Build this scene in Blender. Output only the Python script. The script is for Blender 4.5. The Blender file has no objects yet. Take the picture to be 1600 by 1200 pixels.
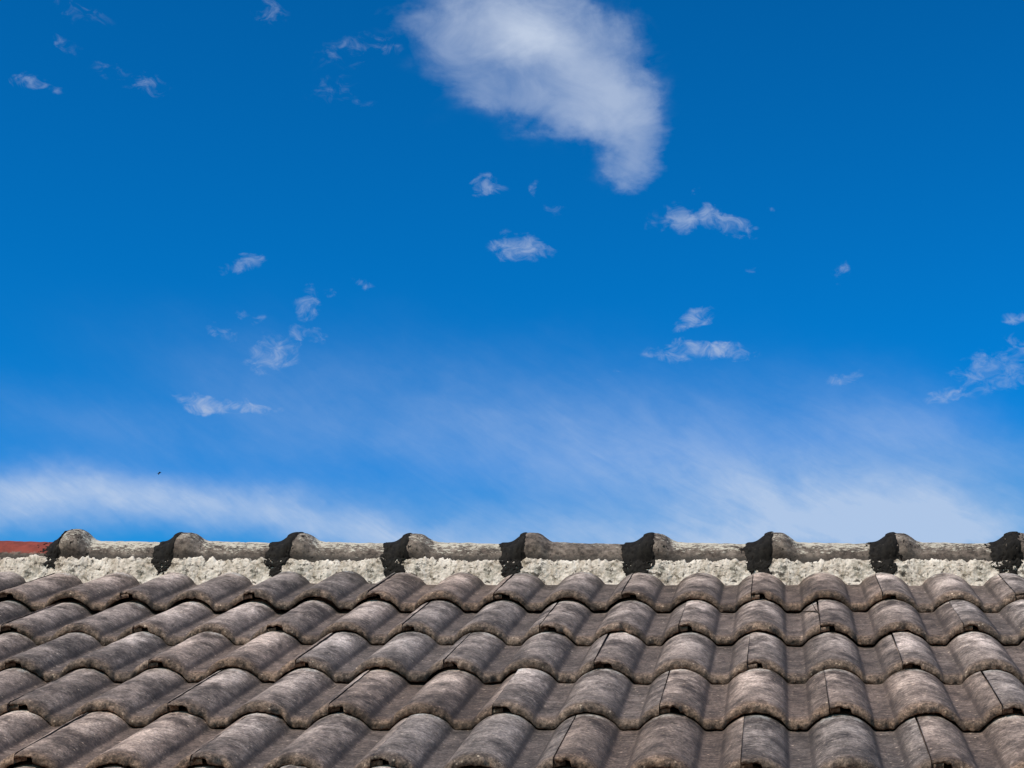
import bpy, math, random
import numpy as np
from mathutils import Matrix, Vector, Quaternion

random.seed(7)
RNG = np.random.RandomState(11)
scene = bpy.context.scene
col = scene.collection

# ------------------------------------------------------------------ camera
cam_data = bpy.data.cameras.new("camera")
cam = bpy.data.objects.new("camera", cam_data)
col.objects.link(cam)
cam_right = Vector((0.993063, 0.111023, 0.038728))
cam_up = Vector((0.013786, -0.437026, 0.899343))
cam_fwd = Vector((-0.116773, 0.892570, 0.435525))
rot = Matrix((cam_right, cam_up, -cam_fwd)).transposed()
cam.matrix_world = Matrix.Translation((0.062991, -4.897571, 4.158272)) @ rot.to_4x4()
cam_data.sensor_width = 36.0
cam_data.lens = 78.75
cam_data.clip_start = 0.05
cam_data.clip_end = 5000.0
scene.camera = cam
scene.render.resolution_x = 1024
scene.render.resolution_y = 768
scene.view_settings.view_transform = 'Standard'
scene.view_settings.look = 'None'
scene.view_settings.exposure = 0.0
scene.view_settings.gamma = 1.0
scene.view_settings.use_curve_mapping = False

# ------------------------------------------------------------------ sun
SUN_ELEV = 45.0
SUN_AZ = 213.0            # compass degrees from +Y towards +X: behind and left of the viewer
sd = Vector((math.sin(math.radians(SUN_AZ)) * math.cos(math.radians(SUN_ELEV)),
             math.cos(math.radians(SUN_AZ)) * math.cos(math.radians(SUN_ELEV)),
             math.sin(math.radians(SUN_ELEV))))
sun_data = bpy.data.lights.new("sun", 'SUN')
sun_data.energy = 4.5
sun_data.angle = math.radians(0.53)
sun_data.color = (1.0, 0.93, 0.83)
sun = bpy.data.objects.new("sun", sun_data)
sun.rotation_euler = sd.to_track_quat('Z', 'Y').to_euler()
sun.location = (0, 0, 30)
col.objects.link(sun)

# ------------------------------------------------------------------ sky with clouds (direction based)
# centre azimuth*0.88, elevation, half width, half height (degrees), turn, density
BIG = [
    (-7.54, 35.67, 1.80, 0.74, -7, 1.12),
    (-6.45, 34.68, 1.64, 0.92, -18, 1.6),
    (-5.29, 33.81, 1.41, 0.85, -33, 1.7),
    (-4.13, 33.22, 0.85, 0.82, -59, 1.25),
    (-7.67, 33.29, 1.15, 0.75, -7, 1.12),
    (-6.02, 32.82, 1.28, 0.59, -10, 1.12),
    (-4.74, 32.48, 0.98, 0.52, -34, 1.15),
    (-3.65, 32.98, 0.62, 0.82, -9, 0.8),
    (-3.79, 31.85, 0.69, 0.59, 1, 1.0),
    (-3.87, 31.32, 0.56, 0.39, 1, 0.75),
    (-8.86, 34.48, 1.08, 0.75, -16, 0.7),
    (-9.77, 35.06, 0.88, 0.39, -6, 0.5),
    (-4.64, 35.21, 1.39, 0.74, -34, 0.85),
]
PUFFS = [
    (-3.04, 31.86, 0.29, 0.26, 0, 0.2),
    (-7.37, 30.85, 0.49, 0.23, -2, 0.75),
    (-6.18, 30.79, 0.11, 0.20, 2, 0.45),
    (-5.73, 30.35, 0.29, 0.16, -8, 0.35),
    (-6.51, 29.29, 0.75, 0.33, -3, 0.85),
    (-6.92, 29.63, 0.16, 0.20, 3, 0.4),
    (-2.35, 30.16, 0.52, 0.36, 20, 0.95),
    (-1.61, 30.24, 0.33, 0.29, -0, 0.8),
    (-1.12, 29.96, 0.62, 0.23, -23, 0.9),
    (-3.01, 30.08, 0.23, 0.26, 0, 0.4),
    (-0.03, 30.30, 0.11, 0.08, -1, 0.3),
    (-2.01, 30.81, 0.11, 0.16, -30, 0.3),
    (1.66, 28.73, 0.21, 0.26, -22, 0.4),
    (-0.60, 28.84, 0.13, 0.07, -1, 0.3),
    (-2.09, 27.53, 0.52, 0.21, 28, 0.75),
    (-1.85, 26.73, 1.18, 0.26, 0, 1.0),
    (-13.52, 28.37, 0.52, 0.21, 18, 0.85),
    (-13.95, 28.12, 0.20, 0.08, 16, 0.5),
    (-11.79, 27.46, 0.26, 0.39, -5, 0.7),
    (-11.25, 27.76, 0.23, 0.11, 25, 0.35),
    (-10.50, 28.13, 0.29, 0.13, -25, 0.4),
    (-13.42, 27.04, 0.21, 0.13, 6, 0.5),
    (-12.98, 26.92, 0.23, 0.15, 16, 0.45),
    (-13.82, 26.57, 0.39, 0.18, -22, 0.6),
    (-11.92, 26.80, 0.49, 0.16, -10, 0.6),
    (-11.56, 26.67, 0.26, 0.16, -15, 0.5),
    (-12.45, 26.26, 0.56, 0.39, 11, 0.75),
    (-12.76, 25.80, 0.49, 0.16, -4, 0.4),
    (-14.10, 24.71, 0.75, 0.21, -6, 0.75),
    (-13.40, 24.72, 0.74, 0.18, 1, 0.7),
    (-14.70, 24.81, 0.29, 0.15, -28, 0.6),
    (-12.41, 24.79, 0.23, 0.10, 15, 0.35),
    (-18.90, 33.17, 0.62, 0.20, -15, 0.34),
    (-19.30, 32.09, 0.69, 0.18, 2, 0.51),
    (-16.92, 32.69, 0.85, 0.23, -3, 0.56),
    (-16.56, 32.51, 0.65, 0.20, -7, 0.38),
    (-18.54, 34.07, 0.82, 0.26, -10, 0.26),
    (-13.54, 34.70, 0.49, 0.36, -8, 0.38),
    (-11.23, 34.01, 0.98, 0.41, 20, 0.26),
    (-11.65, 32.97, 0.65, 0.36, 5, 0.24),
    (-10.39, 34.21, 0.49, 0.20, -15, 0.30),
    (-10.77, 32.65, 0.33, 0.13, 5, 0.21),
    (5.36, 26.03, 1.01, 0.43, 11, 0.75),
    (5.60, 26.26, 0.98, 0.49, 16, 0.6),
    (4.18, 25.46, 0.62, 0.20, 2, 0.5),
    (5.98, 27.34, 0.39, 0.16, -4, 0.7),
    (1.74, 26.07, 0.43, 0.13, 3, 0.55),
    (4.83, 26.15, 0.49, 0.29, -3, 0.4),
    (-4.32, 26.01, 0.16, 0.08, 1, 0.25),
    (-3.97, 26.20, 0.13, 0.07, 1, 0.25),
]
VEILS = [
    (-19.19, 21.50, 4.26, 0.75, 8, 0.85),
    (-15.96, 22.01, 4.91, 0.62, 4, 0.75),
    (-13.21, 21.99, 4.58, 0.65, -2, 0.5),
    (-10.11, 21.76, 4.91, 0.56, -6, 0.5),
    (-6.69, 21.48, 4.91, 0.74, -3, 0.6),
    (-10.30, 24.45, 4.91, 0.98, -12, 0.22),
    (-7.13, 24.32, 5.24, 1.31, -11, 0.27),
    (-3.97, 24.43, 4.91, 1.31, -13, 0.33),
    (-0.51, 24.46, 3.93, 1.15, -14, 0.36),
    (1.99, 25.06, 2.95, 0.98, -18, 0.34),
    (4.43, 24.32, 2.13, 0.90, -18, 0.34),
    (1.30, 22.09, 5.07, 1.39, -4, 1.12),
    (-0.22, 22.99, 3.60, 0.82, -12, 0.5),
    (3.14, 22.77, 2.46, 0.90, -14, 0.6),
    (-2.84, 21.76, 4.58, 0.74, -3, 0.7),
    (-14.31, 23.74, 4.91, 0.82, -4, 0.16),
    (4.30, 21.76, 1.47, 0.90, -12, 0.6),
    (-16.63, 23.79, 4.09, 0.82, -3, 0.1),
]
world = bpy.data.worlds.new("World")
scene.world = world
world.use_nodes = True
world.cycles.sampling_method = 'MANUAL'
world.cycles.sample_map_resolution = 128


class NT:
    def __init__(self, tree):
        self.t = tree
        self.n = tree.nodes
        self.l = tree.links

    def new(self, kind, **kw):
        nd = self.n.new(kind)
        for k, v in kw.items():
            setattr(nd, k, v)
        return nd

    def put(self, sock, v):
        if hasattr(v, 'is_output'):
            self.l.new(v, sock)
        else:
            sock.default_value = v

    def math(self, op, a, b=None, c=None, clamp=False):
        nd = self.new('ShaderNodeMath', operation=op, use_clamp=clamp)
        self.put(nd.inputs[0], a)
        if b is not None:
            self.put(nd.inputs[1], b)
        if c is not None:
            self.put(nd.inputs[2], c)
        return nd.outputs[0]

    def vec(self, op, a, b=None, out=0, scale=None):
        nd = self.new('ShaderNodeVectorMath', operation=op)
        self.put(nd.inputs[0], a)
        if b is not None:
            self.put(nd.inputs[1], b)
        if scale is not None:
            self.put(nd.inputs['Scale'], scale)
        return nd.outputs[out]

    def noise(self, vec, scale, detail=4, rough=.55, w=None, color=False, lac=2.0, dist=0.0):
        nd = self.new('ShaderNodeTexNoise')
        if w is not None:
            nd.noise_dimensions = '4D'
            self.put(nd.inputs['W'], w)
        self.put(nd.inputs['Vector'], vec)
        nd.inputs['Scale'].default_value = scale
        nd.inputs['Detail'].default_value = detail
        nd.inputs['Roughness'].default_value = rough
        nd.inputs['Lacunarity'].default_value = lac
        nd.inputs['Distortion'].default_value = dist
        return nd.outputs['Color' if color else 'Fac']

    def ramp(self, v, a, b, lo=0.0, hi=1.0, smooth=True):
        nd = self.new('ShaderNodeMapRange')
        if smooth:
            nd.interpolation_type = 'SMOOTHSTEP'
        self.put(nd.inputs[0], v)
        for i, x in enumerate((a, b, lo, hi)):
            self.put(nd.inputs[i + 1], x)
        return nd.outputs[0]

    def mix(self, f, a, b, mode='MIX'):
        nd = self.new('ShaderNodeMix', data_type='RGBA', blend_type=mode)
        self.put(nd.inputs[0], f)
        self.put(nd.inputs[6], a)
        self.put(nd.inputs[7], b)
        return nd.outputs[2]

    def scaled(self, vec, s, loc=(0, 0, 0), rot=(0, 0, 0)):
        nd = self.new('ShaderNodeMapping')
        self.put(nd.inputs[0], vec)
        nd.inputs['Location'].default_value = loc
        nd.inputs['Rotation'].default_value = rot
        nd.inputs['Scale'].default_value = s
        return nd.outputs[0]


N = NT(world.node_tree)
for nd in list(N.n):
    N.n.remove(nd)
w_out = N.new('ShaderNodeOutputWorld')
bg = N.new('ShaderNodeBackground')
bg.inputs['Strength'].default_value = 0.1
N.l.new(bg.outputs[0], w_out.inputs[0])
sky = N.new('ShaderNodeTexSky', sky_type='NISHITA')
sky.sun_disc = False
sky.sun_elevation = math.radians(SUN_ELEV)
sky.sun_rotation = math.radians(SUN_AZ)
sky.altitude = 300
sky.air_density = 1.0
sky.dust_density = 0.3
sky.ozone_density = 3.0
tc = N.new('ShaderNodeTexCoord')
dirv = tc.outputs['Generated']
sx = N.new('ShaderNodeSeparateXYZ')
N.l.new(dirv, sx.inputs[0])
az = N.math('MULTIPLY', N.math('ARCTAN2', sx.outputs[0], sx.outputs[1]), 57.29578 * .88)
el = N.math('MULTIPLY', N.math('ARCSINE', sx.outputs[2]), 57.29578)
cx = N.new('ShaderNodeCombineXYZ')
N.l.new(az, cx.inputs[0])
N.l.new(el, cx.inputs[1])
flat = N.vec('MULTIPLY', dirv, (1, 1, 1.6))      # clouds a little wider than tall


def warp(amount, scale, detail):
    c = N.noise(flat, scale, detail, .6, color=True)
    return N.vec('SCALE', N.vec('SUBTRACT', c, (.5, .5, .5)), scale=amount)


P1 = N.vec('ADD', cx.outputs[0], warp(.65, 60, 5))
P1 = N.vec('MULTIPLY', P1, (1, 1, 0))
P2 = N.vec('ADD', cx.outputs[0], warp(1.7, 14, 5))
P2 = N.vec('MULTIPLY', P2, (1, 1, 0))


def field(P, blobs, mode):
    acc = None
    for (u, v, a, b, ang, op) in blobs:
        mp = N.new('ShaderNodeMapping', vector_type='TEXTURE')
        # each blob reads the running result, so the nodes run one after another and share memory
        q = P if acc is None else N.vec('ADD', P, N.math('MULTIPLY', acc, 1e-9))
        N.l.new(q, mp.inputs[0])
        mp.inputs['Location'].default_value = (u, v, 0)
        mp.inputs['Rotation'].default_value = (0, 0, math.radians(ang))
        mp.inputs['Scale'].default_value = (a, b, 1)
        r2 = N.vec('DOT_PRODUCT', mp.outputs[0], mp.outputs[0], out=1)
        if mode == 'puff':
            f = N.math('MULTIPLY_ADD', r2, -op * .55, op)
            acc = f if acc is None else N.math('MAXIMUM', acc, f)
        else:
            f = N.math('MULTIPLY', N.math('EXPONENT', N.math('MULTIPLY', r2, -1.0)), op)
            acc = f if acc is None else N.math('ADD', acc, f)
    return acc


P0 = N.vec('MULTIPLY', N.vec('ADD', cx.outputs[0], warp(2.4, 22, 9)), (1, 1, 0))
F0 = field(P0, BIG, 'veil')
n0 = N.noise(flat, 30, 9, .6, dist=.8)
D0 = N.ramp(N.math('ADD', F0, N.math('MULTIPLY', N.math('SUBTRACT', n0, .5), 2.6)), .08, 2.75, 0, 1.0, smooth=False)
D0 = N.math('MULTIPLY', N.math('POWER', D0, .9), N.ramp(F0, .0, .9))
D0 = N.math('MULTIPLY', D0, N.ramp(N.noise(flat, 11, 4, .5), .35, .62, .70, .97))
F1 = field(P1, PUFFS, 'puff')
n1 = N.noise(flat, 115, 8, .62, dist=.8)
e1 = N.math('ADD', F1, N.math('MULTIPLY', N.math('SUBTRACT', n1, .5), 2.8))
n1b = N.noise(flat, 26, 6, .55)
D1 = N.ramp(e1, .12, 1.6, 0, 1)
D1 = N.math('MULTIPLY', D1, N.ramp(F1, 0, .35))
D1 = N.math('MULTIPLY', D1, N.ramp(n1b, .3, .65, .50, .85))
F2 = field(P2, VEILS, 'veil')
streak = N.scaled(N.scaled(P2, (1, 1, 1), rot=(0, 0, math.radians(26))), (.45, 1.0, 1))
n2 = N.noise(streak, .55, 7, .6, dist=.5)
n2b = N.noise(flat, 30, 7, .6)
D2 = N.math('MULTIPLY', F2, N.math('ADD', N.ramp(n2, .2, .8, .62, 1.12), N.math('MULTIPLY', N.math('SUBTRACT', n2b, .5), .9)))
fibre = N.noise(N.scaled(N.scaled(cx.outputs[0], (1, 1, 1), rot=(0, 0, math.radians(30))), (.22, 1.0, 1)), 2.0, 7, .68, dist=1.2)
D2 = N.math('MULTIPLY', D2, N.ramp(fibre, .25, .75, .86, 1.14))
D2 = N.math('MULTIPLY', N.math('MINIMUM', N.math('MULTIPLY', D2, .62), 1.0), .85)
# beyond the view the thin veil goes on along the horizon
low = N.math('MULTIPLY', N.ramp(el, 24, 8, 0, .55), N.ramp(N.math('ABSOLUTE', N.math('ADD', az, 7.0)), 14, 40, 0, 1))
D2 = N.math('MAXIMUM', D2, low)
# deep polarised blue, as the photograph shows it: the same curve for the whole sky
gm = N.new('ShaderNodeGamma')
gm.inputs['Gamma'].default_value = 2.0
N.l.new(sky.outputs[0], gm.inputs['Color'])
skyc = N.mix(1.0, gm.outputs[0], (0.010, 0.575, 0.53, 1), 'MULTIPLY')
skyc = N.mix(1.0, skyc, (5.0, 6.5, 7.1, 1), 'DARKEN')
CLOUD = (4.2, 5.2, 7.2, 1)
c = N.mix(D2, skyc, (4.9, 6.1, 8.1, 1))
c = N.mix(D0, c, (5.3, 6.2, 7.8, 1))
# scattered small clouds over the rest of the sky, outside the patch charted above
rest = N.math('MULTIPLY', N.ramp(N.noise(flat, 7, 8, .6), .58, .75, 0, .8),
              N.ramp(N.math('ABSOLUTE', N.math('ADD', az, 7.0)), 18, 26, 0, 1))
rest = N.math('MULTIPLY', rest, N.ramp(el, 4, 12))
D1 = N.math('MAXIMUM', D1, rest)
c = N.mix(D1, c, CLOUD)
N.l.new(c, bg.inputs['Color'])

# ================================================================== numpy noise
def _hash(ix, iy, iz, seed):
    n = (ix * 374761393 + iy * 668265263 + iz * 2147483647 + seed * 974711) & 0xffffffff
    n = ((n ^ (n >> 13)) * 1274126177) & 0xffffffff
    n = (n ^ (n >> 16)) & 0xffff
    return n / 65535.0


def vnoise(x, y, z=0.0, seed=0):
    """smooth value noise, -1..1"""
    x, y, z = np.broadcast_arrays(np.asarray(x, float), np.asarray(y, float), np.asarray(z, float))
    ix, iy, iz = (np.floor(a).astype(np.int64) for a in (x, y, z))
    fx, fy, fz = x - ix, y - iy, z - iz
    fx, fy, fz = (f * f * (3 - 2 * f) for f in (fx, fy, fz))
    r = 0
    for dx in (0, 1):
        for dy in (0, 1):
            for dz in (0, 1):
                wgt = (fx if dx else 1 - fx) * (fy if dy else 1 - fy) * (fz if dz else 1 - fz)
                r = r + wgt * _hash(ix + dx, iy + dy, iz + dz, seed)
    return r * 2 - 1


def fbm(x, y, z=0.0, seed=0, octaves=3, gain=.5):
    r, a, f = 0, 1.0, 1.0
    for o in range(octaves):
        r = r + a * vnoise(x * f, y * f, z * f, seed + 31 * o)
        a *= gain
        f *= 2.03
    return r


# ================================================================== mesh helpers
def grid_faces(nu, nv, base=0, flip=False, keep=None):
    f = []
    for j in range(nv - 1):
        for i in range(nu - 1):
            if keep is not None and not keep[j, i]:
                continue
            a = base + j * nu + i
            q = (a, a + 1, a + 1 + nu, a + nu)
            f.append(q[::-1] if flip else q)
    return f


def make_mesh(name, verts, faces, mat, smooth=True):
    me = bpy.data.meshes.new(name)
    me.from_pydata([tuple(v) for v in verts], [], faces)
    me.materials.append(mat)
    if smooth:
        me.polygons.foreach_set('use_smooth', [True] * len(me.polygons))
    me.update()
    return me


def link(name, me, parent=None, loc=(0, 0, 0), rot=None):
    o = bpy.data.objects.new(name, me)
    col.objects.link(o)
    o.parent = parent
    o.location = loc
    if rot is not None:
        o.rotation_euler = rot
    return o


def box_mesh(name, x0, x1, y0, y1, z0, z1, mat):
    v = [(x, y, z) for z in (z0, z1) for y in (y0, y1) for x in (x0, x1)]
    f = [(0, 2, 3, 1), (4, 5, 7, 6), (0, 1, 5, 4), (2, 6, 7, 3), (0, 4, 6, 2), (1, 3, 7, 5)]
    return make_mesh(name, v, f, mat, smooth=False)


def tag(o, label, cat, group=None):
    o['label'] = label
    o['category'] = cat
    if group:
        o['group'] = group
    return o


# ================================================================== materials
def new_mat(name):
    m = bpy.data.materials.new(name)
    m.use_nodes = True
    t = NT(m.node_tree)
    bsdf = t.n['Principled BSDF']
    bsdf.inputs['Roughness'].default_value = .85
    bsdf.inputs['Specular IOR Level'].default_value = .25
    return m, t, bsdf


def bump(t, bsdf, h, dist, strength=1.0, prev=None):
    b = t.new('ShaderNodeBump')
    b.inputs['Strength'].default_value = strength
    b.inputs['Distance'].default_value = dist
    t.put(b.inputs['Height'], h)
    if prev is not None:
        t.l.new(prev, b.inputs['Normal'])
    t.l.new(b.outputs[0], bsdf.inputs['Normal'])
    return b.outputs[0]


def rgb(r, g, b):
    return (r, g, b, 1)


ROLL = 0.030         # height of a roll
GAUGE = 0.40661      # exposed length of a tile
COVER = 0.300        # cover width of a tile
TH = 0.0172          # visible thickness at the front edge


def tile_material():
    m, t, bsdf = new_mat('weathered_concrete')
    tcn = t.new('ShaderNodeTexCoord')
    P = tcn.outputs['Object']
    oi = t.new('ShaderNodeObjectInfo')
    rnd = oi.outputs['Random']
    W = t.math('MULTIPLY', rnd, 57.0)
    W2 = t.math('MULTIPLY_ADD', rnd, 31.0, 5.0)
    s = t.new('ShaderNodeSeparateXYZ')
    t.l.new(P, s.inputs[0])
    v, z = s.outputs[1], s.outputs[2]
    at = t.new('ShaderNodeAttribute', attribute_name='rise')      # 0 in the trough, 1 on the crown
    rise = at.outputs['Fac']
    big = t.noise(t.scaled(P, (1, .7, 1)), 9, 5, .6, W)
    mid = t.noise(t.scaled(P, (1.0, .55, 1)), 38, 6, .65, W2)
    strk = t.noise(t.scaled(P, (.35, 1.3, .6), rot=(0, 0, .25)), 70, 5, .6, W, dist=.4)
    fine = t.noise(P, 300, 4, .7, W)
    pits = t.noise(P, 190, 4, .65, W2)
    # ground colour
    k = t.math('ADD', t.math('MULTIPLY', big, .55), t.math('MULTIPLY', mid, .55))
    c = t.mix(t.ramp(k, .42, .68), rgb(.072, .058, .051), rgb(.225, .186, .163))
    c = t.mix(t.math('MULTIPLY', t.ramp(strk, .50, .66), .42), c, rgb(.30, .262, .235))
    # pale weathered bloom high on the rolls, strengthened as a painted crown highlight
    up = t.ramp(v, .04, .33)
    bloom_highlight = t.math('MULTIPLY', t.ramp(rise, .45, 1.0), t.math('MULTIPLY_ADD', up, .85, .15))
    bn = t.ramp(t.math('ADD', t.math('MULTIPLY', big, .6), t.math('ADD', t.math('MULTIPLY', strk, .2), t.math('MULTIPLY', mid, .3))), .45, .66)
    bloom_highlight = t.math('MULTIPLY', bloom_highlight, bn)
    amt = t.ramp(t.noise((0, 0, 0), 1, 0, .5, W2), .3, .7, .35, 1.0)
    c = t.mix(t.math('MULTIPLY', t.math('MULTIPLY', bloom_highlight, amt), .95), c, rgb(.66, .58, .53))
    # pale bluish line right under the course above
    pale_line = t.math('MULTIPLY', t.ramp(v, .375, .400), t.ramp(rise, .45, .9))
    pale_line = t.math('MULTIPLY', pale_line, t.ramp(mid, .40, .62))
    c = t.mix(t.math('MULTIPLY', pale_line, .5), c, rgb(.42, .46, .46))
    # dirt in the troughs, with their shade painted in as darkening
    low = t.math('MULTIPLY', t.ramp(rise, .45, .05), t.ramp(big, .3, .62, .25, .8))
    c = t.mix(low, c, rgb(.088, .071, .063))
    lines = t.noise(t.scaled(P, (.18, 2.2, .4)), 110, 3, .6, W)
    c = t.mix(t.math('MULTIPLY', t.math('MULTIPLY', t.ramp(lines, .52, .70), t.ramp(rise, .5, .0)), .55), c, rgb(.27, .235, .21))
    # brown dirty nose with exposed sand
    nose = t.ramp(t.math('ADD', v, t.math('MULTIPLY', t.math('SUBTRACT', mid, .5), .05)), .052, .010)
    c = t.mix(t.math('MULTIPLY', nose, .85), c, t.mix(t.ramp(t.math('ADD', t.math('MULTIPLY', mid, .5), t.math('MULTIPLY', pits, .5)), .40, .60), rgb(.075, .056, .045), rgb(.215, .160, .122)))
    # sand grains and pits
    grain = t.ramp(fine, .58, .72)
    c = t.mix(t.math('MULTIPLY', grain, t.math('MULTIPLY_ADD', nose, .30, .34)), c, rgb(.56, .48, .39))
    c = t.mix(t.math('MULTIPLY', t.ramp(pits, .46, .30), .7), c, rgb(.045, .036, .031))
    vo = t.new('ShaderNodeTexVoronoi')
    t.put(vo.inputs['Vector'], t.vec('ADD', P, t.vec('SCALE', (1, 1, 1), scale=W)))
    vo.inputs['Scale'].default_value = 55
    dots = t.math('MULTIPLY', t.ramp(vo.outputs['Distance'], .15, .07), .8)
    c = t.mix(dots, c, rgb(.50, .42, .33))
    g2 = t.noise(t.scaled(P, (.8, 1, 1)), 130, 5, .7, W)
    c = t.vec('SCALE', c, scale=t.math('MULTIPLY', t.ramp(g2, .34, .66, .66, 1.38), t.ramp(t.noise(P, 280, 3, .7, W2), .34, .66, .70, 1.36)))
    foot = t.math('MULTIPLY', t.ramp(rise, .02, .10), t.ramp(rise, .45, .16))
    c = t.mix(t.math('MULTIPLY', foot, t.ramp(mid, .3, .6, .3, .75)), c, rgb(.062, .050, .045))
    grime = t.noise(t.scaled(P, (1, .6, 1), loc=(4, 2, 0)), 16, 6, .7, W2)
    c = t.vec('SCALE', c, scale=t.ramp(grime, .34, .64, .60, 1.18))
    # tile to tile
    hue = t.mix(t.math('FRACT', t.math('MULTIPLY', rnd, 13.7)), rgb(1.06, .97, .90), rgb(.96, .97, .98))
    c = t.mix(1.0, c, hue, 'MULTIPLY')
    c = t.mix(1.0, c, rgb(1.06, .925, .90), 'MULTIPLY')
    bri = t.math('MULTIPLY_ADD', t.math('FRACT', t.math('MULTIPLY', rnd, 7.3)), .34, .76)
    c = t.vec('SCALE', c, scale=bri)
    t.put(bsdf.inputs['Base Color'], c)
    n1 = bump(t, bsdf, t.math('ADD', t.math('MULTIPLY', pits, .7), t.math('MULTIPLY', fine, .35)), .0026, .9)
    bump(t, bsdf, mid, .004, .6, n1)
    bsdf.inputs['Roughness'].default_value = .8
    return m


def ridge_material():
    m, t, bsdf = new_mat('weathered_ridge_concrete')
    tcn = t.new('ShaderNodeTexCoord')
    P = tcn.outputs['Object']
    oi = t.new('ShaderNodeObjectInfo')
    W = t.math('MULTIPLY', oi.outputs['Random'], 41.0)
    fl = t.new('ShaderNodeAttribute', attribute_type='OBJECT', attribute_name='flaking')
    rd = t.new('ShaderNodeAttribute', attribute_type='OBJECT', attribute_name='red_paint')
    s = t.new('ShaderNodeSeparateXYZ')
    t.l.new(P, s.inputs[0])
    z = s.outputs[2]
    mid = t.noise(t.scaled(P, (.6, 1, 1)), 34, 6, .65, W)
    streak = t.noise(t.scaled(P, (.42, 1, 1)), 190, 6, .8, W)
    fine = t.noise(P, 320, 4, .7, W)
    blot = t.noise(P, 75, 5, .7, W)
    c = t.mix(t.ramp(mid, .35, .65), rgb(.090, .062, .050), rgb(.205, .150, .122))
    c = t.vec('SCALE', c, scale=t.ramp(blot, .34, .66, .42, 1.40))
    c = t.mix(t.math('MULTIPLY', t.ramp(fine, .57, .70), .5), c, rgb(.36, .29, .24))
    c = t.mix(t.math('MULTIPLY', t.ramp(fine, .44, .32), .6), c, rgb(.035, .026, .022))
    # lime wash left on the upper side
    hz = t.math('SUBTRACT', t.ramp(z, .0, .062, -.20, .15, smooth=False), t.ramp(s.outputs[0], .060, .03, 0, .17))
    thr = t.math('SUBTRACT', t.math('ADD', t.math('ADD', t.math('MULTIPLY_ADD', streak, 1.5, -.45), t.math('MULTIPLY', mid, .4)), hz), t.math('MULTIPLY_ADD', fl.outputs['Fac'], -.28, .79))
    c = t.mix(t.math('MULTIPLY', t.ramp(thr, 0, .07), .85), c, t.mix(mid, rgb(.46, .37, .29), rgb(.70, .60, .50)))
    # dark band low on the side
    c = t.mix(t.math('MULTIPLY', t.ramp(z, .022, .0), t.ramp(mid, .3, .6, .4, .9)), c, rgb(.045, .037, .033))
    red = t.mix(t.ramp(mid, .3, .7), rgb(.150, .030, .022), rgb(.270, .050, .034))
    red = t.mix(t.math('MULTIPLY', t.ramp(fine, .66, .8), .4), red, rgb(.3, .16, .13))
    redm = t.math('MULTIPLY', rd.outputs['Fac'], t.ramp(t.math('ADD', z, t.math('MULTIPLY', t.math('SUBTRACT', streak, .5), .05)), .014, .022))
    c = t.mix(redm, c, red)
    t.put(bsdf.inputs['Base Color'], c)
    bump(t, bsdf, t.math('ADD', t.math('MULTIPLY', streak, .6), t.math('MULTIPLY', fine, .5)), .0030, 1.0)
    return m


def mortar_material():
    m, t, bsdf = new_mat('lime_mortar')
    g = t.new('ShaderNodeTexCoord').outputs['Object']
    a = t.noise(g, 22, 6, .65)
    b = t.noise(t.scaled(g, (1, 1, .8)), 95, 5, .7)
    d = t.noise(g, 330, 3, .6)
    c = t.mix(t.ramp(a, .3, .7), rgb(.56, .435, .36), rgb(.83, .69, .605))
    c = t.mix(t.ramp(t.noise(g, 9, 4, .5), .5, .72), c, rgb(.80, .70, .61))
    c = t.mix(t.math('MULTIPLY', t.ramp(t.math('ADD', t.math('MULTIPLY', b, .6), t.math('MULTIPLY', a, .4)), .50, .40), .75), c, rgb(.27, .20, .145))
    spots = t.noise(t.scaled(g, (1, 1, 1.2), loc=(3, 1, 2)), 46, 6, .72)
    c = t.mix(t.math('MULTIPLY', t.ramp(spots, .545, .60), .9), c, rgb(.05, .038, .03))
    runs = t.noise(t.scaled(g, (1, 1, .3), loc=(1, 7, 0)), 60, 5, .7)
    c = t.mix(t.math('MULTIPLY', t.ramp(runs, .52, .68), .6), c, rgb(.33, .25, .185))
    moss = t.noise(t.scaled(g, (1, 1, 1.5), loc=(9, 0, 3)), 15, 6, .75)
    c = t.mix(t.math('MULTIPLY', t.ramp(moss, .54, .64), .55), c, rgb(.22, .19, .15))
    c = t.mix(t.math('MULTIPLY', t.ramp(d, .64, .76), .5), c, rgb(.86, .76, .66))
    t.put(bsdf.inputs['Base Color'], c)
    n1 = bump(t, bsdf, d, .002, .8)
    bump(t, bsdf, b, .004, .9, n1)
    bsdf.inputs['Roughness'].default_value = .95
    return m


def tar_material():
    m, t, bsdf = new_mat('bitumen')
    g = t.new('ShaderNodeTexCoord').outputs['Object']
    a = t.noise(g, 60, 5, .65)
    c = t.mix(t.ramp(a, .35, .65), rgb(.010, .008, .0075), rgb(.020, .016, .014))
    c = t.mix(t.math('MULTIPLY', t.ramp(t.noise(g, 240, 4, .7), .64, .72), .5), c, rgb(.16, .13, .11))
    t.put(bsdf.inputs['Base Color'], c)
    bump(t, bsdf, a, .002, .6)
    bsdf.inputs['Roughness'].default_value = .8
    bsdf.inputs['Specular IOR Level'].default_value = .08
    return m


def plain_material(name, c0, c1, scale, rough=.9, bd=.004):
    m, t, bsdf = new_mat(name)
    g = t.new('ShaderNodeTexCoord').outputs['Object']
    a = t.noise(g, scale, 6, .6)
    t.put(bsdf.inputs['Base Color'], t.mix(t.ramp(a, .3, .7), rgb(*c0), rgb(*c1)))
    bump(t, bsdf, t.noise(g, scale * 8, 4, .6), bd, .5)
    bsdf.inputs['Roughness'].default_value = rough
    return m


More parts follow.
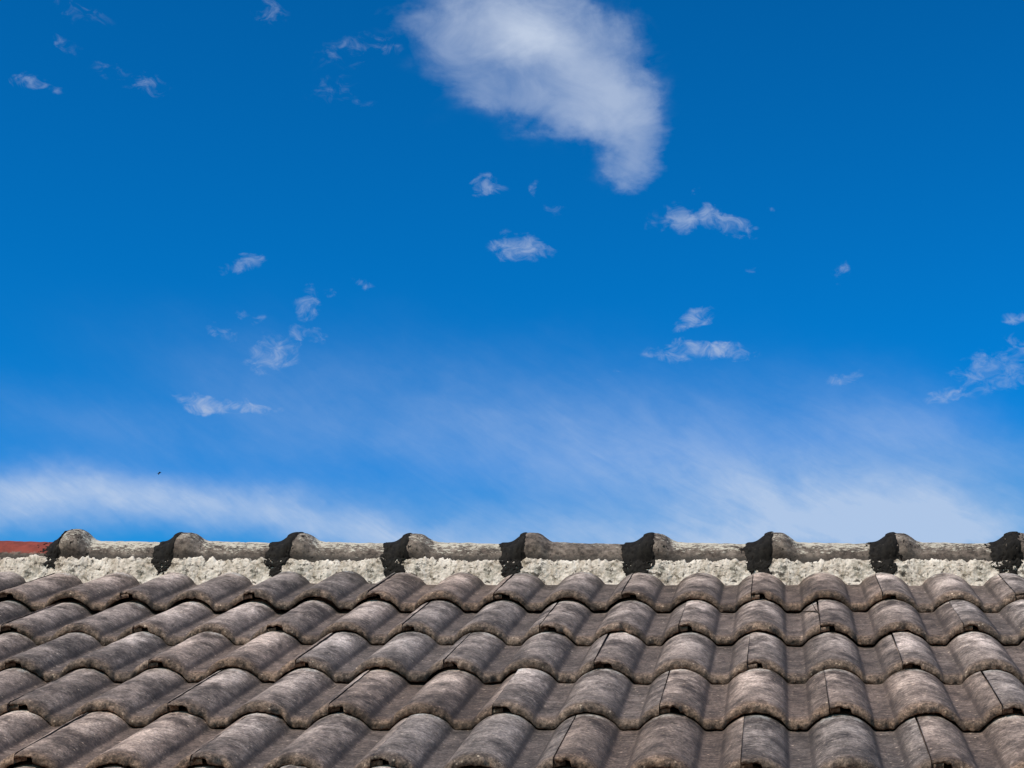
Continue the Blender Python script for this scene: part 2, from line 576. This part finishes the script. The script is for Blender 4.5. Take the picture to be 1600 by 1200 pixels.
M_tile = tile_material()
M_ridge = ridge_material()
M_mortar = mortar_material()
M_tar = tar_material()
M_deck = plain_material('old_roof_boards', (.05, .04, .03), (.09, .07, .05), 4)
M_wall = plain_material('render_wall', (.42, .38, .31), (.52, .48, .40), 2)
M_ground = plain_material('dry_reddish_earth', (.24, .155, .095), (.32, .22, .14), 1.3)  # out of view; reddish tone chosen so its bounce light warms the mortar
M_twig = plain_material('dry_twig', (.03, .02, .015), (.07, .045, .03), 60)
M_bird = plain_material('bird_plumage', (.015, .014, .014), (.04, .035, .035), 8)

# ================================================================== the house
PITCH = math.radians(30)
UP = Vector((0, math.cos(PITCH), math.sin(PITCH)))
NRM = Vector((0, -math.sin(PITCH), math.cos(PITCH)))
ORG = Vector((0, 0, 6.0))


def roof(u, s, n):
    return Vector((u, 0, 0)) + UP * s + NRM * n + ORG


U0, U1 = -4.35, 3.75
S_EAVES = -GAUGE * 8 - .02
S_RIDGE = 0.50
RC = roof(0, .50, -.025)          # centre line of the ridge tiles
RR = .072                         # their radius

house = bpy.data.objects.new('house', None)
col.objects.link(house)
tag(house, 'old house roof of weathered grey brown wavy concrete tiles under a mortared ridge', 'house')

# roof boards: a gable prism under the tiles, both slopes
y_e, z_e = roof(0, S_EAVES + .03, -.085).y, roof(0, S_EAVES + .03, -.085).z
y_r, z_r = RC.y, RC.z - .035
y_b = 2 * y_r - y_e
tkn = .05
sec = [(y_e, z_e), (y_r, z_r), (y_b, z_e), (y_b, z_e - tkn), (y_r, z_r - tkn * 1.15), (y_e, z_e - tkn)]
dv = [(x, y, z) for x in (U0, U1) for (y, z) in sec]
df = [tuple(range(5, -1, -1)), tuple(range(6, 12))] + [(i, (i + 1) % 6, 6 + (i + 1) % 6, 6 + i) for i in range(6)]
roof_ob = link('roof', make_mesh('roof', dv, df, M_deck, smooth=False), house)

# walls under the eaves
wy0, wy1, wz = y_e + .45, y_b - .45, z_e - tkn + .45 * math.tan(PITCH) - .02
for (a, b, c_, d) in ((U0 + .3, U1 - .3, wy0, wy0 + .2), (U0 + .3, U1 - .3, wy1 - .2, wy1)):
    link('wall', box_mesh('wall', a, b, c_, d, 0, wz, M_wall), house)
for a in (U0 + .3, U1 - .5):
    gv = []
    for x in (a, a + .2):
        gv += [(x, wy0 + .202, 0), (x, wy1 - .202, 0), (x, wy1 - .202, wz), (x, y_r, z_r - tkn * 1.15 - .03), (x, wy0 + .202, wz)]
    gf = [(4, 3, 2, 1, 0), (5, 6, 7, 8, 9)] + [(i, (i + 1) % 5, 5 + (i + 1) % 5, 5 + i) for i in range(5)]
    link('wall', make_mesh('wall', gv, gf, M_wall, smooth=False), house)

# ------------------------------------------------------------------ roof tiles
def roll_profile(x):
    """0..1 rise of the rolled profile, crowns at .020 and .170 (and .320)"""
    d = np.abs(((x - .021 + .075) % .150) - .075)
    def arch(q):
        return np.clip(1 - (q / .0575) ** 2, 0, 1) ** .80
    e = .0035
    return (arch(d - e) * .25 + arch(d) * .5 + arch(d + e) * .25) * 1.004


TILE_LEN = .470


def tile_mesh(k):
    seed = 1000 + k * 17
    # columns across, doubled at the step in the front edge
    step = .034 + random.Random(seed).uniform(-.007, .005)
    xs = np.concatenate([np.linspace(.0009, step - .0015, 12), np.linspace(step + .0012, COVER - .0009, 80)])
    nu = len(xs)
    h = roll_profile(xs) * ROLL
    rise = roll_profile(xs)
    # front edge outline: a little wavy and chipped
    rag = .0016 * fbm(xs * 90, np.full(nu, 3.1), 0, seed, 3) + .0022 * fbm(xs * 22, np.full(nu, 9.1), 0, seed + 5, 2)
    chip = np.clip(fbm(xs * 38, np.full(nu, 5.5), 0, seed + 9, 2) - .35, 0, 1) * .016
    front = rag + chip
    th = np.full(nu, TH) - .0008 * rise + .0010 * fbm(xs * 120, np.full(nu, 1.7), 0, seed + 2, 2)
    # the first roll is thin up to the step: the cavity over the side lock
    thin = xs < step
    th_front = np.where(thin, (.0068 + .0060 * np.clip((xs - step * .55) / step, 0, 1) ** 1.5) + .0017 * fbm(xs * 160, np.full(nu, 7.7), 0, seed + 3, 2), th)
    rows = []     # each row: (v, z, wr) arrays
    def add(v, dz):
        rows.append((np.broadcast_to(v, (nu,)).copy(), h + dz))
    for v in (TILE_LEN, .30, .12, .06, .03):
        add(v + 0 * xs, -th_front if v < .1 else -th)
    add(front + .012, -th_front)
    add(front + .004, -th_front)
    # rounded nose
    for a in np.linspace(-90, 90, 12):
        ca, sa = math.cos(math.radians(a)), math.sin(math.radians(a))
        if a < 0:
            rr = .0030
            add(front + .004 - rr * ca, -th_front + rr + rr * sa)
        else:
            rr = np.minimum(.0105, th_front - .0030)
            add(front + .004 + .009 - (.003 + .009) * ca, -rr + rr * sa)
    vs = np.concatenate([np.linspace(.0165, .05, 14), np.linspace(.055, GAUGE + .015, 52), [.44, TILE_LEN]])
    for v in vs:
        add(v + front * max(0, 1 - v / .04), 0 * xs)
    nv = len(rows)
    V = np.array([r[0] for r in rows])
    Z = np.array([r[1] for r in rows])
    X = np.broadcast_to(xs, (nv, nu)).copy()
    # surface wear
    near = np.exp(-np.abs(V - .004) / .018)
    top = np.zeros((nv, nu)); top[7:, :] = 1
    Z += top * (.0007 * fbm(X * 35, V * 22, 0, seed + 21, 3) + near * .0019 * fbm(X * 150, V * 150, Z * 150, seed + 23, 3))
    V += near * .0019 * fbm(X * 170, Z * 190, V * 60, seed + 29, 2) * (V < .05)
    Z -= ROLL
    Z -= np.clip(V, 0, .5) * 0
    verts = np.stack([X.ravel(), V.ravel(), Z.ravel()], 1)
    faces = grid_faces(nu, nv)
    risev = np.broadcast_to(rise, (nv, nu)).ravel()
    # end faces left and right
    for i, fl in ((0, False), (nu - 1, True)):
        loop = [j * nu + i for j in range(nv)]
        # strip between underside rows and top rows
        nb = 13
        lower, upper = loop[:nb], loop[nb:][::-1]
        f = lower + loop[nb:]
        faces.append(tuple(f[::-1] if not fl else f))
    faces.append(tuple(list(range(nu)) + [(nv - 1) * nu + i for i in range(nu - 1, -1, -1)]))
    # side lock: a thin lip that runs on under the next tile, set back from the front
    base = len(verts)
    lx = np.linspace(COVER - .0012, COVER + .019, 8)
    lh = roll_profile(lx) * ROLL - ROLL
    lv = np.array([.009, .014, .2, TILE_LEN - .01])
    ext = []
    for dz in (-.0172, -.0080):
        for vv in lv:
            for i in range(8):
                ext.append((lx[i], vv + .003 * vnoise(lx[i] * 200, 0, 0, seed + 40), lh[i] + dz))
    verts = np.vstack([verts, np.array(ext)])
    faces += grid_faces(8, 4, base, True) + grid_faces(8, 4, base + 32)
    for i in range(7):
        faces.append((base + i, base + i + 1, base + 32 + i + 1, base + 32 + i))
    me = make_mesh('roof_tile', verts, faces, M_tile)
    att = me.attributes.new('rise', 'FLOAT', 'POINT')
    full = np.zeros(len(verts)); full[:len(risev)] = risev
    att.data.foreach_set('value', full.astype(np.float32))
    # flat shade the big end caps
    return me


NV = 36
tiles = [tile_mesh(k) for k in range(NV)]
TILT = math.atan2(.0200, GAUGE)
n = 0
order = []
for r in range(9):
    s0 = -GAUGE * r
    off = 0 if r % 2 == 0 else .15
    k0 = math.ceil((U0 - off) / COVER + .05)
    k1 = math.floor((U1 - off) / COVER - 1.0)
    for k in range(k0, k1 + 1):
        u = k * COVER + off
        order.append((abs(u + .5) + 3 * max(0, r - 4), r, u, s0))
for (_, r, u, s0) in sorted(order):
    rr = random.Random(int(u * 1000) * 31 + r)
    settle = -.004 * (u - .2) if r == 0 else 0
    p = roof(u + rr.uniform(-.0008, .0008), s0 + rr.uniform(-.0050, .0050), .004 + rr.uniform(-.0010, .0024) + settle)
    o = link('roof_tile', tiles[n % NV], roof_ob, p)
    o.rotation_euler = (PITCH - TILT + math.radians(rr.uniform(-.12, .12)), math.radians(rr.uniform(-.35, .35)),
                        math.radians(rr.uniform(-.4, .4)))
    n += 1

# ------------------------------------------------------------------ ridge
JOINTS = [-1.769, -1.470, -1.168, -.867, -.563, -.247, .059, .362, .656]   # middle of each collar
HUMP = [.030, .022, .022, .021, .024, .022, .024, .022, .023]
WASH = [None, 1.08, .98, .98, .98, .35, .92, .95, .80, .6]
while JOINTS[0] > U0 + .25:
    JOINTS.insert(0, JOINTS[0] - .303); HUMP.insert(0, .022)
while JOINTS[-1] < U1 - .45:
    JOINTS.append(JOINTS[-1] + .303); HUMP.append(.022)
first_seen = min(range(len(JOINTS)), key=lambda i: abs(JOINTS[i] + 1.769))
LIP = .030           # collar middle to its left lip


def tilt_z(u):       # the ridge line sags a little towards the right
    return -.0078 * (u + .1) + .0015 * math.sin(u * 2.1)


def ridge_center(u):
    return RC.y, RC.z + tilt_z(u)


def collar(d, amp):
    """extra radius at distance d from the collar's middle"""
    d = np.asarray(d, float)
    right = np.where(d > 0, np.exp(-(d / .040) ** 3.2), 1.0)
    left = np.where(d < 0, np.exp(-(np.abs(d) / .036) ** 3.0), 1.0)
    return amp * right * left


def collar_fade(phi):
    """the collar dies away into the mortar low on the side"""
    q = np.clip((phi - math.radians(-8)) / math.radians(34), 0, 1)
    return .12 + .88 * q * q * (3 - 2 * q)


def body_radius(d):
    return RR + .0025 - .020 * np.clip(d, 0, .32)


def mortar_point(u, w, seed=77):
    """rough face of the bedding mortar; w 0 at the ridge tile, 1 down in the tiles"""
    u, w = np.broadcast_arrays(np.asarray(u, float), np.asarray(w, float))
    py = np.interp(w, [0, .06, .13, .2, .6, 1], [-.052, -.0700, -.0745, -.0755, -.0740, -.0900])
    pz = np.interp(w, [0, .06, .13, .2, .6, 1], [.0080, .0030, -.0040, -.0140, -.0575, -.1150])
    edge = .0060 * fbm(u * 70, w * 0 + 2.2, 0, seed + 4, 4, .6) * np.exp(-((w - .1) / .12) ** 2)
    wave = .0045 * fbm(u * 9, w * 0 + 5.2, 0, seed + 6, 2)
    lump = .0012 * fbm(u * 60, pz * 60, 0, seed, 4, .7) + .0008 * fbm(u * 210, pz * 210, 0, seed + 8, 2)
    grow = np.zeros(u.shape)
    for uj, am in zip(JOINTS, HUMP):
        grow = np.maximum(grow, collar(u - uj, am))
    py = py - grow * np.interp(w, [0, .1, .4, 1], [.12, .25, .25, .1])
    pz = pz + grow * .10 * np.clip(1.2 - w, 0, 1)
    fade = np.clip(w / .06, 0, 1)
    y = py - lump * fade - .0015 * fade
    z = pz + (edge + wave) * np.clip(1.4 - w, 0, 1) * fade + .0015 * fbm(u * 120, w * 14, 0, seed + 12, 2) * fade
    return y, z


PHI = np.radians(np.concatenate([np.linspace(-12, 120, 46), np.linspace(126, 196, 8)]))


def ridge_tile(i):
    """tile i has its collar over joint i and runs to joint i+1"""
    uj = JOINTS[i]
    un = JOINTS[i + 1] if i + 1 < len(JOINTS) else uj + .303
    length = un - uj + .030
    ds = np.concatenate([[-LIP, -LIP], np.linspace(-LIP + .0012, .075, 48), np.linspace(.081, length, 42)])
    D, F = np.meshgrid(ds, PHI)
    R = body_radius(np.clip(D, 0, None)) + collar(D, HUMP[i]) * collar_fade(F)
    R[:, 0] -= .012
    R[:, 2:] += .0010 * fbm(D[:, 2:] * 60, F[:, 2:] * 5, 0, 300 + i, 3) + .0005 * fbm(D[:, 2:] * 260, F[:, 2:] * 20, 0, 340 + i, 2)
    lipn = .0025 * fbm(F * 6, F * 0 + i, 0, 500 + i, 3)
    D = D + lipn * np.exp(-((D + LIP) / .01) ** 2)
    cy = -np.cos(F) * R
    cz = np.sin(F) * R
    verts = np.stack([D.ravel(), cy.ravel(), cz.ravel()], 1)
    nu, nv = len(ds), len(PHI)
    faces = grid_faces(nu, nv)
    # inner shell gives the tile its thickness
    base = len(verts)
    Ri = R - .011
    Ri[:, 0] = R[:, 0]
    inner = np.stack([D.ravel(), (-np.cos(F) * Ri).ravel(), (np.sin(F) * Ri).ravel()], 1)
    sub = list(range(1, nu))
    verts = np.vstack([verts, inner])
    faces += grid_faces(nu, nv, base, True)
    for j in range(nv - 1):
        a = j * nu + nu - 1
        faces.append((a, base + a, base + a + nu, a + nu))
    for q in range(nu - 1):
        faces.append((q, base + q, base + q + 1, q + 1))
        a = (nv - 1) * nu + q
        faces.append((a, a + 1, base + a + 1, base + a))
    yc, zc = ridge_center(uj)
    o = link('ridge_tile', make_mesh('ridge_tile', verts, faces, M_ridge), roof_ob, (uj, yc, zc))
    o.rotation_euler = (0, math.atan(.0078), 0)
    k = i - first_seen + 1
    o['flaking'] = float(WASH[k]) if 1 <= k < len(WASH) else random.uniform(.1, .8)
    o['red_paint'] = 0.0
    if k == 0:
        o['red_paint'] = 1.0
        o['flaking'] = .0
        o['label'] = 'ridge tile still painted brick red, beside the first pale one'
    return o


def mortar_bed(i):
    u0 = JOINTS[i] - .05
    u1 = (JOINTS[i + 1] if i + 1 < len(JOINTS) else JOINTS[i] + .303) - .05
    us = np.linspace(u0, u1, int((u1 - u0) / .0021) + 1)
    ws = np.concatenate([[0, .03], np.linspace(.05, .75, 38), [.88, 1.0]])
    Uu, Ww = np.meshgrid(us, ws)
    y, z = mortar_point(Uu, Ww)
    uc = (u0 + u1) / 2
    zz = np.array([ridge_center(a)[1] for a in us])
    verts = np.stack([(Uu - uc).ravel(), (y + RC.y).ravel(), (z + zz[None, :]).ravel()], 1)
    nu, nv = len(us), len(ws)
    faces = grid_faces(nu, nv, 0, True)
    # solid behind the rough face
    base = len(verts)
    back = [(us[0] - uc, RC.y - .03, RC.z - .12), (us[-1] - uc, RC.y - .03, RC.z - .12),
            (us[-1] - uc, RC.y - .03, RC.z + .02), (us[0] - uc, RC.y - .03, RC.z + .02)]
    verts = np.vstack([verts, np.array(back)])
    faces.append((base, base + 1, base + 2, base + 3))
    faces.append(tuple(list(range(nu)) + [base + 2, base + 3]))
    faces.append(tuple([j * nu for j in range(nv)][::-1] + [base + 3, base]))
    faces.append(tuple([j * nu + nu - 1 for j in range(nv)] + [base + 1, base + 2]))
    o = link('mortar_bed', make_mesh('mortar_bed', verts, faces, M_mortar), roof_ob, (uc, 0, 0))
    return o


# reach of the black sealant: left edge, right edge (from the collar's middle) up on the tile, lean, shape at the bottom
TAR = {0: (-.050, -.020, .0, .55), 1: (-.062, -.006, .010, .75), 2: (-.066, .012, .030, .85),
       3: (-.066, -.004, .0, 1.0), 4: (-.066, -.008, .0, .9), 5: (-.070, .004, .0, .8),
       6: (-.066, -.004, .0, .9), 7: (-.060, -.002, .0, .8), 8: (-.055, .010, .0, .9)}


def sealant(i):
    k = i - first_seen
    L, Rr, lean, down = TAR.get(k, (-.062, -.004, 0, .85))
    L -= .011
    Rr -= .005
    uj = JOINTS[i]
    yc, zc = ridge_center(uj)
    ds = np.arange(-.095, .06, .0018)
    q_t = np.radians(np.linspace(-5, 150, 86))
    w_m = np.linspace(.62, .09, 38)
    Y, Z, D, K = [], [], [], []
    # on the mortar, from the bottom up
    for w in w_m:
        y, z = mortar_point(uj + ds, np.full(len(ds), w))
        z = z + np.array([ridge_center(uj + a)[1] for a in ds]) - zc
        t_ = (w - .09) / .53
        left = L + .022 * t_ ** 1.3 + .004 * np.sin(t_ * 9 + i)
        right = Rr - .016 * t_ + .006 * np.sin(t_ * 7 + i * 2) - lean * .9
        inside = np.minimum(ds - left, right - ds)
        inside = np.minimum(inside, (down - t_) * .06)
        Y.append(y); Z.append(z); D.append(ds); K.append(inside)
    nm = len(w_m)
    amp_l = HUMP[i]
    for q in q_t:
        # neighbour body on the left, filled up to the collar in an easy ramp
        fill = amp_l * np.exp(-(np.clip(-ds, 0, None) / .041) ** 3.4) * np.where(ds > 0, np.exp(-(np.abs(ds) / .040) ** 3.2), 1)
        r = body_radius(np.clip(ds, 0, None)) - .0035 * (ds < -LIP) + np.maximum(fill, collar(ds, amp_l) * (ds > -LIP)) * float(collar_fade(q)) + .0008
        Y.append(-math.cos(q) * r); Z.append(math.sin(q) * r - .0078 * ds * 0 ); D.append(ds)
        qq = max(0.0, q) / 1.5
        left = L + .003 * math.sin(q * 6 + i)
        right = Rr + lean * (qq - .8)
        K.append(np.minimum(ds - left, right - ds))
    Y, Z, D, K = (np.array(a) for a in (Y, Z, D, K))
    S = np.arange(K.shape[0])[:, None] * .0018 + 0 * D
    K = K + .0032 * fbm(D * 130, S * 130, 0, 900 + i, 4, .65) + .003 * fbm(D * 40, S * 40, 0, 930 + i, 2)
    # worn through in places at the borders
    holes = fbm(D * 170, S * 170, 0, 960 + i, 3, .6)
    K = np.where((holes > (.35 if k in (0, 8) else .62)) & (K < (.05 if k in (0, 8) else .024)), -.001, K)
    off = np.clip(K * .5, -.0015, .0022)
    yy = Y.copy(); zz = Z.copy()
    yy[:nm] -= off[:nm] + .0004
    ang = q_t[:, None]
    yy[nm:] += -np.cos(ang) * off[nm:]
    zz[nm:] += np.sin(ang) * off[nm:]
    keepv = K > -.0022
    keep = keepv[:-1, :-1] & keepv[1:, :-1] & keepv[:-1, 1:] & keepv[1:, 1:]
    nu, nv = len(ds), K.shape[0]
    faces = grid_faces(nu, nv, 0, False, keep)
    verts = np.stack([D.ravel(), yy.ravel(), zz.ravel()], 1)
    used = sorted({a for f in faces for a in f})
    mp = {a: j for j, a in enumerate(used)}
    verts = verts[used]
    faces = [tuple(mp[a] for a in f) for f in faces]
    link('sealant_patch', make_mesh('sealant_patch', verts, faces, M_tar), roof_ob, (uj, yc, zc))


for i in range(len(JOINTS)):
    ridge_tile(i)
    mortar_bed(i)
    sealant(i)

# ------------------------------------------------------------------ ground
gnd = link('ground', box_mesh('ground', -1500, 1500, -1500, 1500, -.5, 0, M_ground))
gnd['kind'] = 'structure'


# ------------------------------------------------------------------ a dry twig on the second course
def tube(points, radii, sides=7):
    verts, faces = [], []
    for a, (p, r) in enumerate(zip(points, radii)):
        p = Vector(p)
        d = (Vector(points[min(a + 1, len(points) - 1)]) - Vector(points[max(a - 1, 0)])).normalized()
        e1 = d.cross(Vector((0, 0, 1))).normalized()
        e2 = d.cross(e1)
        for k in range(sides):
            t_ = 2 * math.pi * k / sides
            verts.append(p + (e1 * math.cos(t_) + e2 * math.sin(t_)) * r)
    for a in range(len(points) - 1):
        for k in range(sides):
            k2 = (k + 1) % sides
            faces.append((a * sides + k, a * sides + k2, (a + 1) * sides + k2, (a + 1) * sides + k))
    faces.append(tuple(range(sides))[::-1])
    faces.append(tuple(range(len(verts) - sides, len(verts))))
    return verts, faces


def twig_obj():
    g = -GAUGE
    # along the flank of the roll that holds the seam at u = .15, second course
    def on(u, s, lift=.0015):
        hh = float(roll_profile(np.array(u - .15 + .3))) * ROLL - ROLL if u < .15 else float(roll_profile(np.array(u - .15))) * ROLL - ROLL
        return roof(u, g + s, hh + .004 - .0210 / GAUGE * s + lift)
    A = [on(.118, .36, .004), on(.128, .31), on(.140, .255), on(.148, .21, .003), on(.153, .15, .002)]
    B = [on(.140, .335, .008), on(.144, .28, .003), on(.148, .21, .003)]
    v1, f1 = tube(A, [.0010, .0013, .0014, .0014, .0008])
    v2, f2 = tube(B, [.0007, .0010, .0011])
    v = v1 + v2
    f = f1 + [tuple(a + len(v1) for a in q) for q in f2]
    o = link('twig', make_mesh('twig', [p - A[2] for p in v], f, M_twig), None, A[2])
    tag(o, 'thin dark forked twig lying on a tile of the second course at the right', 'twig')


twig_obj()


# ------------------------------------------------------------------ a bird far off over the ridge
def bird_obj():
    bd = Vector((-0.270120, 0.880913, 0.388623)).normalized()
    c = cam.matrix_world.translation + bd * 150
    root = bpy.data.objects.new('bird', None)
    col.objects.link(root)
    root.location = c
    root.rotation_euler = (math.radians(4), math.radians(-24), math.radians(20))
    tag(root, 'tiny dark bird flying low over the left part of the ridge', 'bird')
    # body along x
    st = [(-.12, .004), (-.10, .018), (-.06, .030), (0, .036), (.05, .032), (.08, .022), (.10, .022), (.115, .014), (.135, .002)]
    pts = [(x, 0, .004 * math.sin(x * 20)) for x, r in st]
    verts, faces = [], []
    for (p, (x, r)) in zip(pts, st):
        for k in range(10):
            a = 2 * math.pi * k / 10
            verts.append((p[0], math.cos(a) * r, p[2] + math.sin(a) * r))
    for a in range(len(st) - 1):
        for k in range(10):
            k2 = (k + 1) % 10
            faces.append((a * 10 + k, a * 10 + k2, a * 10 + 10 + k2, a * 10 + 10 + k))
    faces.append(tuple(range(10))[::-1]); faces.append(tuple(range(len(verts) - 10, len(verts))))
    link('body', make_mesh('body', verts, faces, M_bird), root)
    for sgn in (-1, 1):
        wv, wf = [], []
        prof = [(0.0, .05, -.05, .012), (.08, .062, -.045, .03), (.16, .045, -.04, .02), (.23, .0, -.055, -.01), (.26, -.04, -.055, -.03)]
        for (yy, xf, xb, zz) in prof:
            wv += [(xf, sgn * (yy + .015), zz + .004), (xb, sgn * (yy + .015), zz), (xb, sgn * (yy + .015), zz - .003), (xf, sgn * (yy + .015), zz - .004)]
        for a in range(len(prof) - 1):
            for k in range(4):
                k2 = (k + 1) % 4
                wf.append((a * 4 + k, a * 4 + k2, a * 4 + 4 + k2, a * 4 + 4 + k))
        wf += [(3, 2, 1, 0), tuple(range(len(wv) - 4, len(wv)))]
        link('wing', make_mesh('wing', wv, wf, M_bird), root)
    tv = [(-.10, -.012, .004), (-.10, .012, .004), (-.18, .032, 0), (-.17, 0, 0), (-.18, -.032, 0)]
    tv += [(x, y, z - .004) for x, y, z in tv]
    tf = [(0, 1, 2, 3, 4), (9, 8, 7, 6, 5)] + [(i, 5 + i, 5 + (i + 1) % 5, (i + 1) % 5) for i in range(5)]
    link('tail', make_mesh('tail', tv, tf, M_bird, smooth=False), root)


bird_obj()
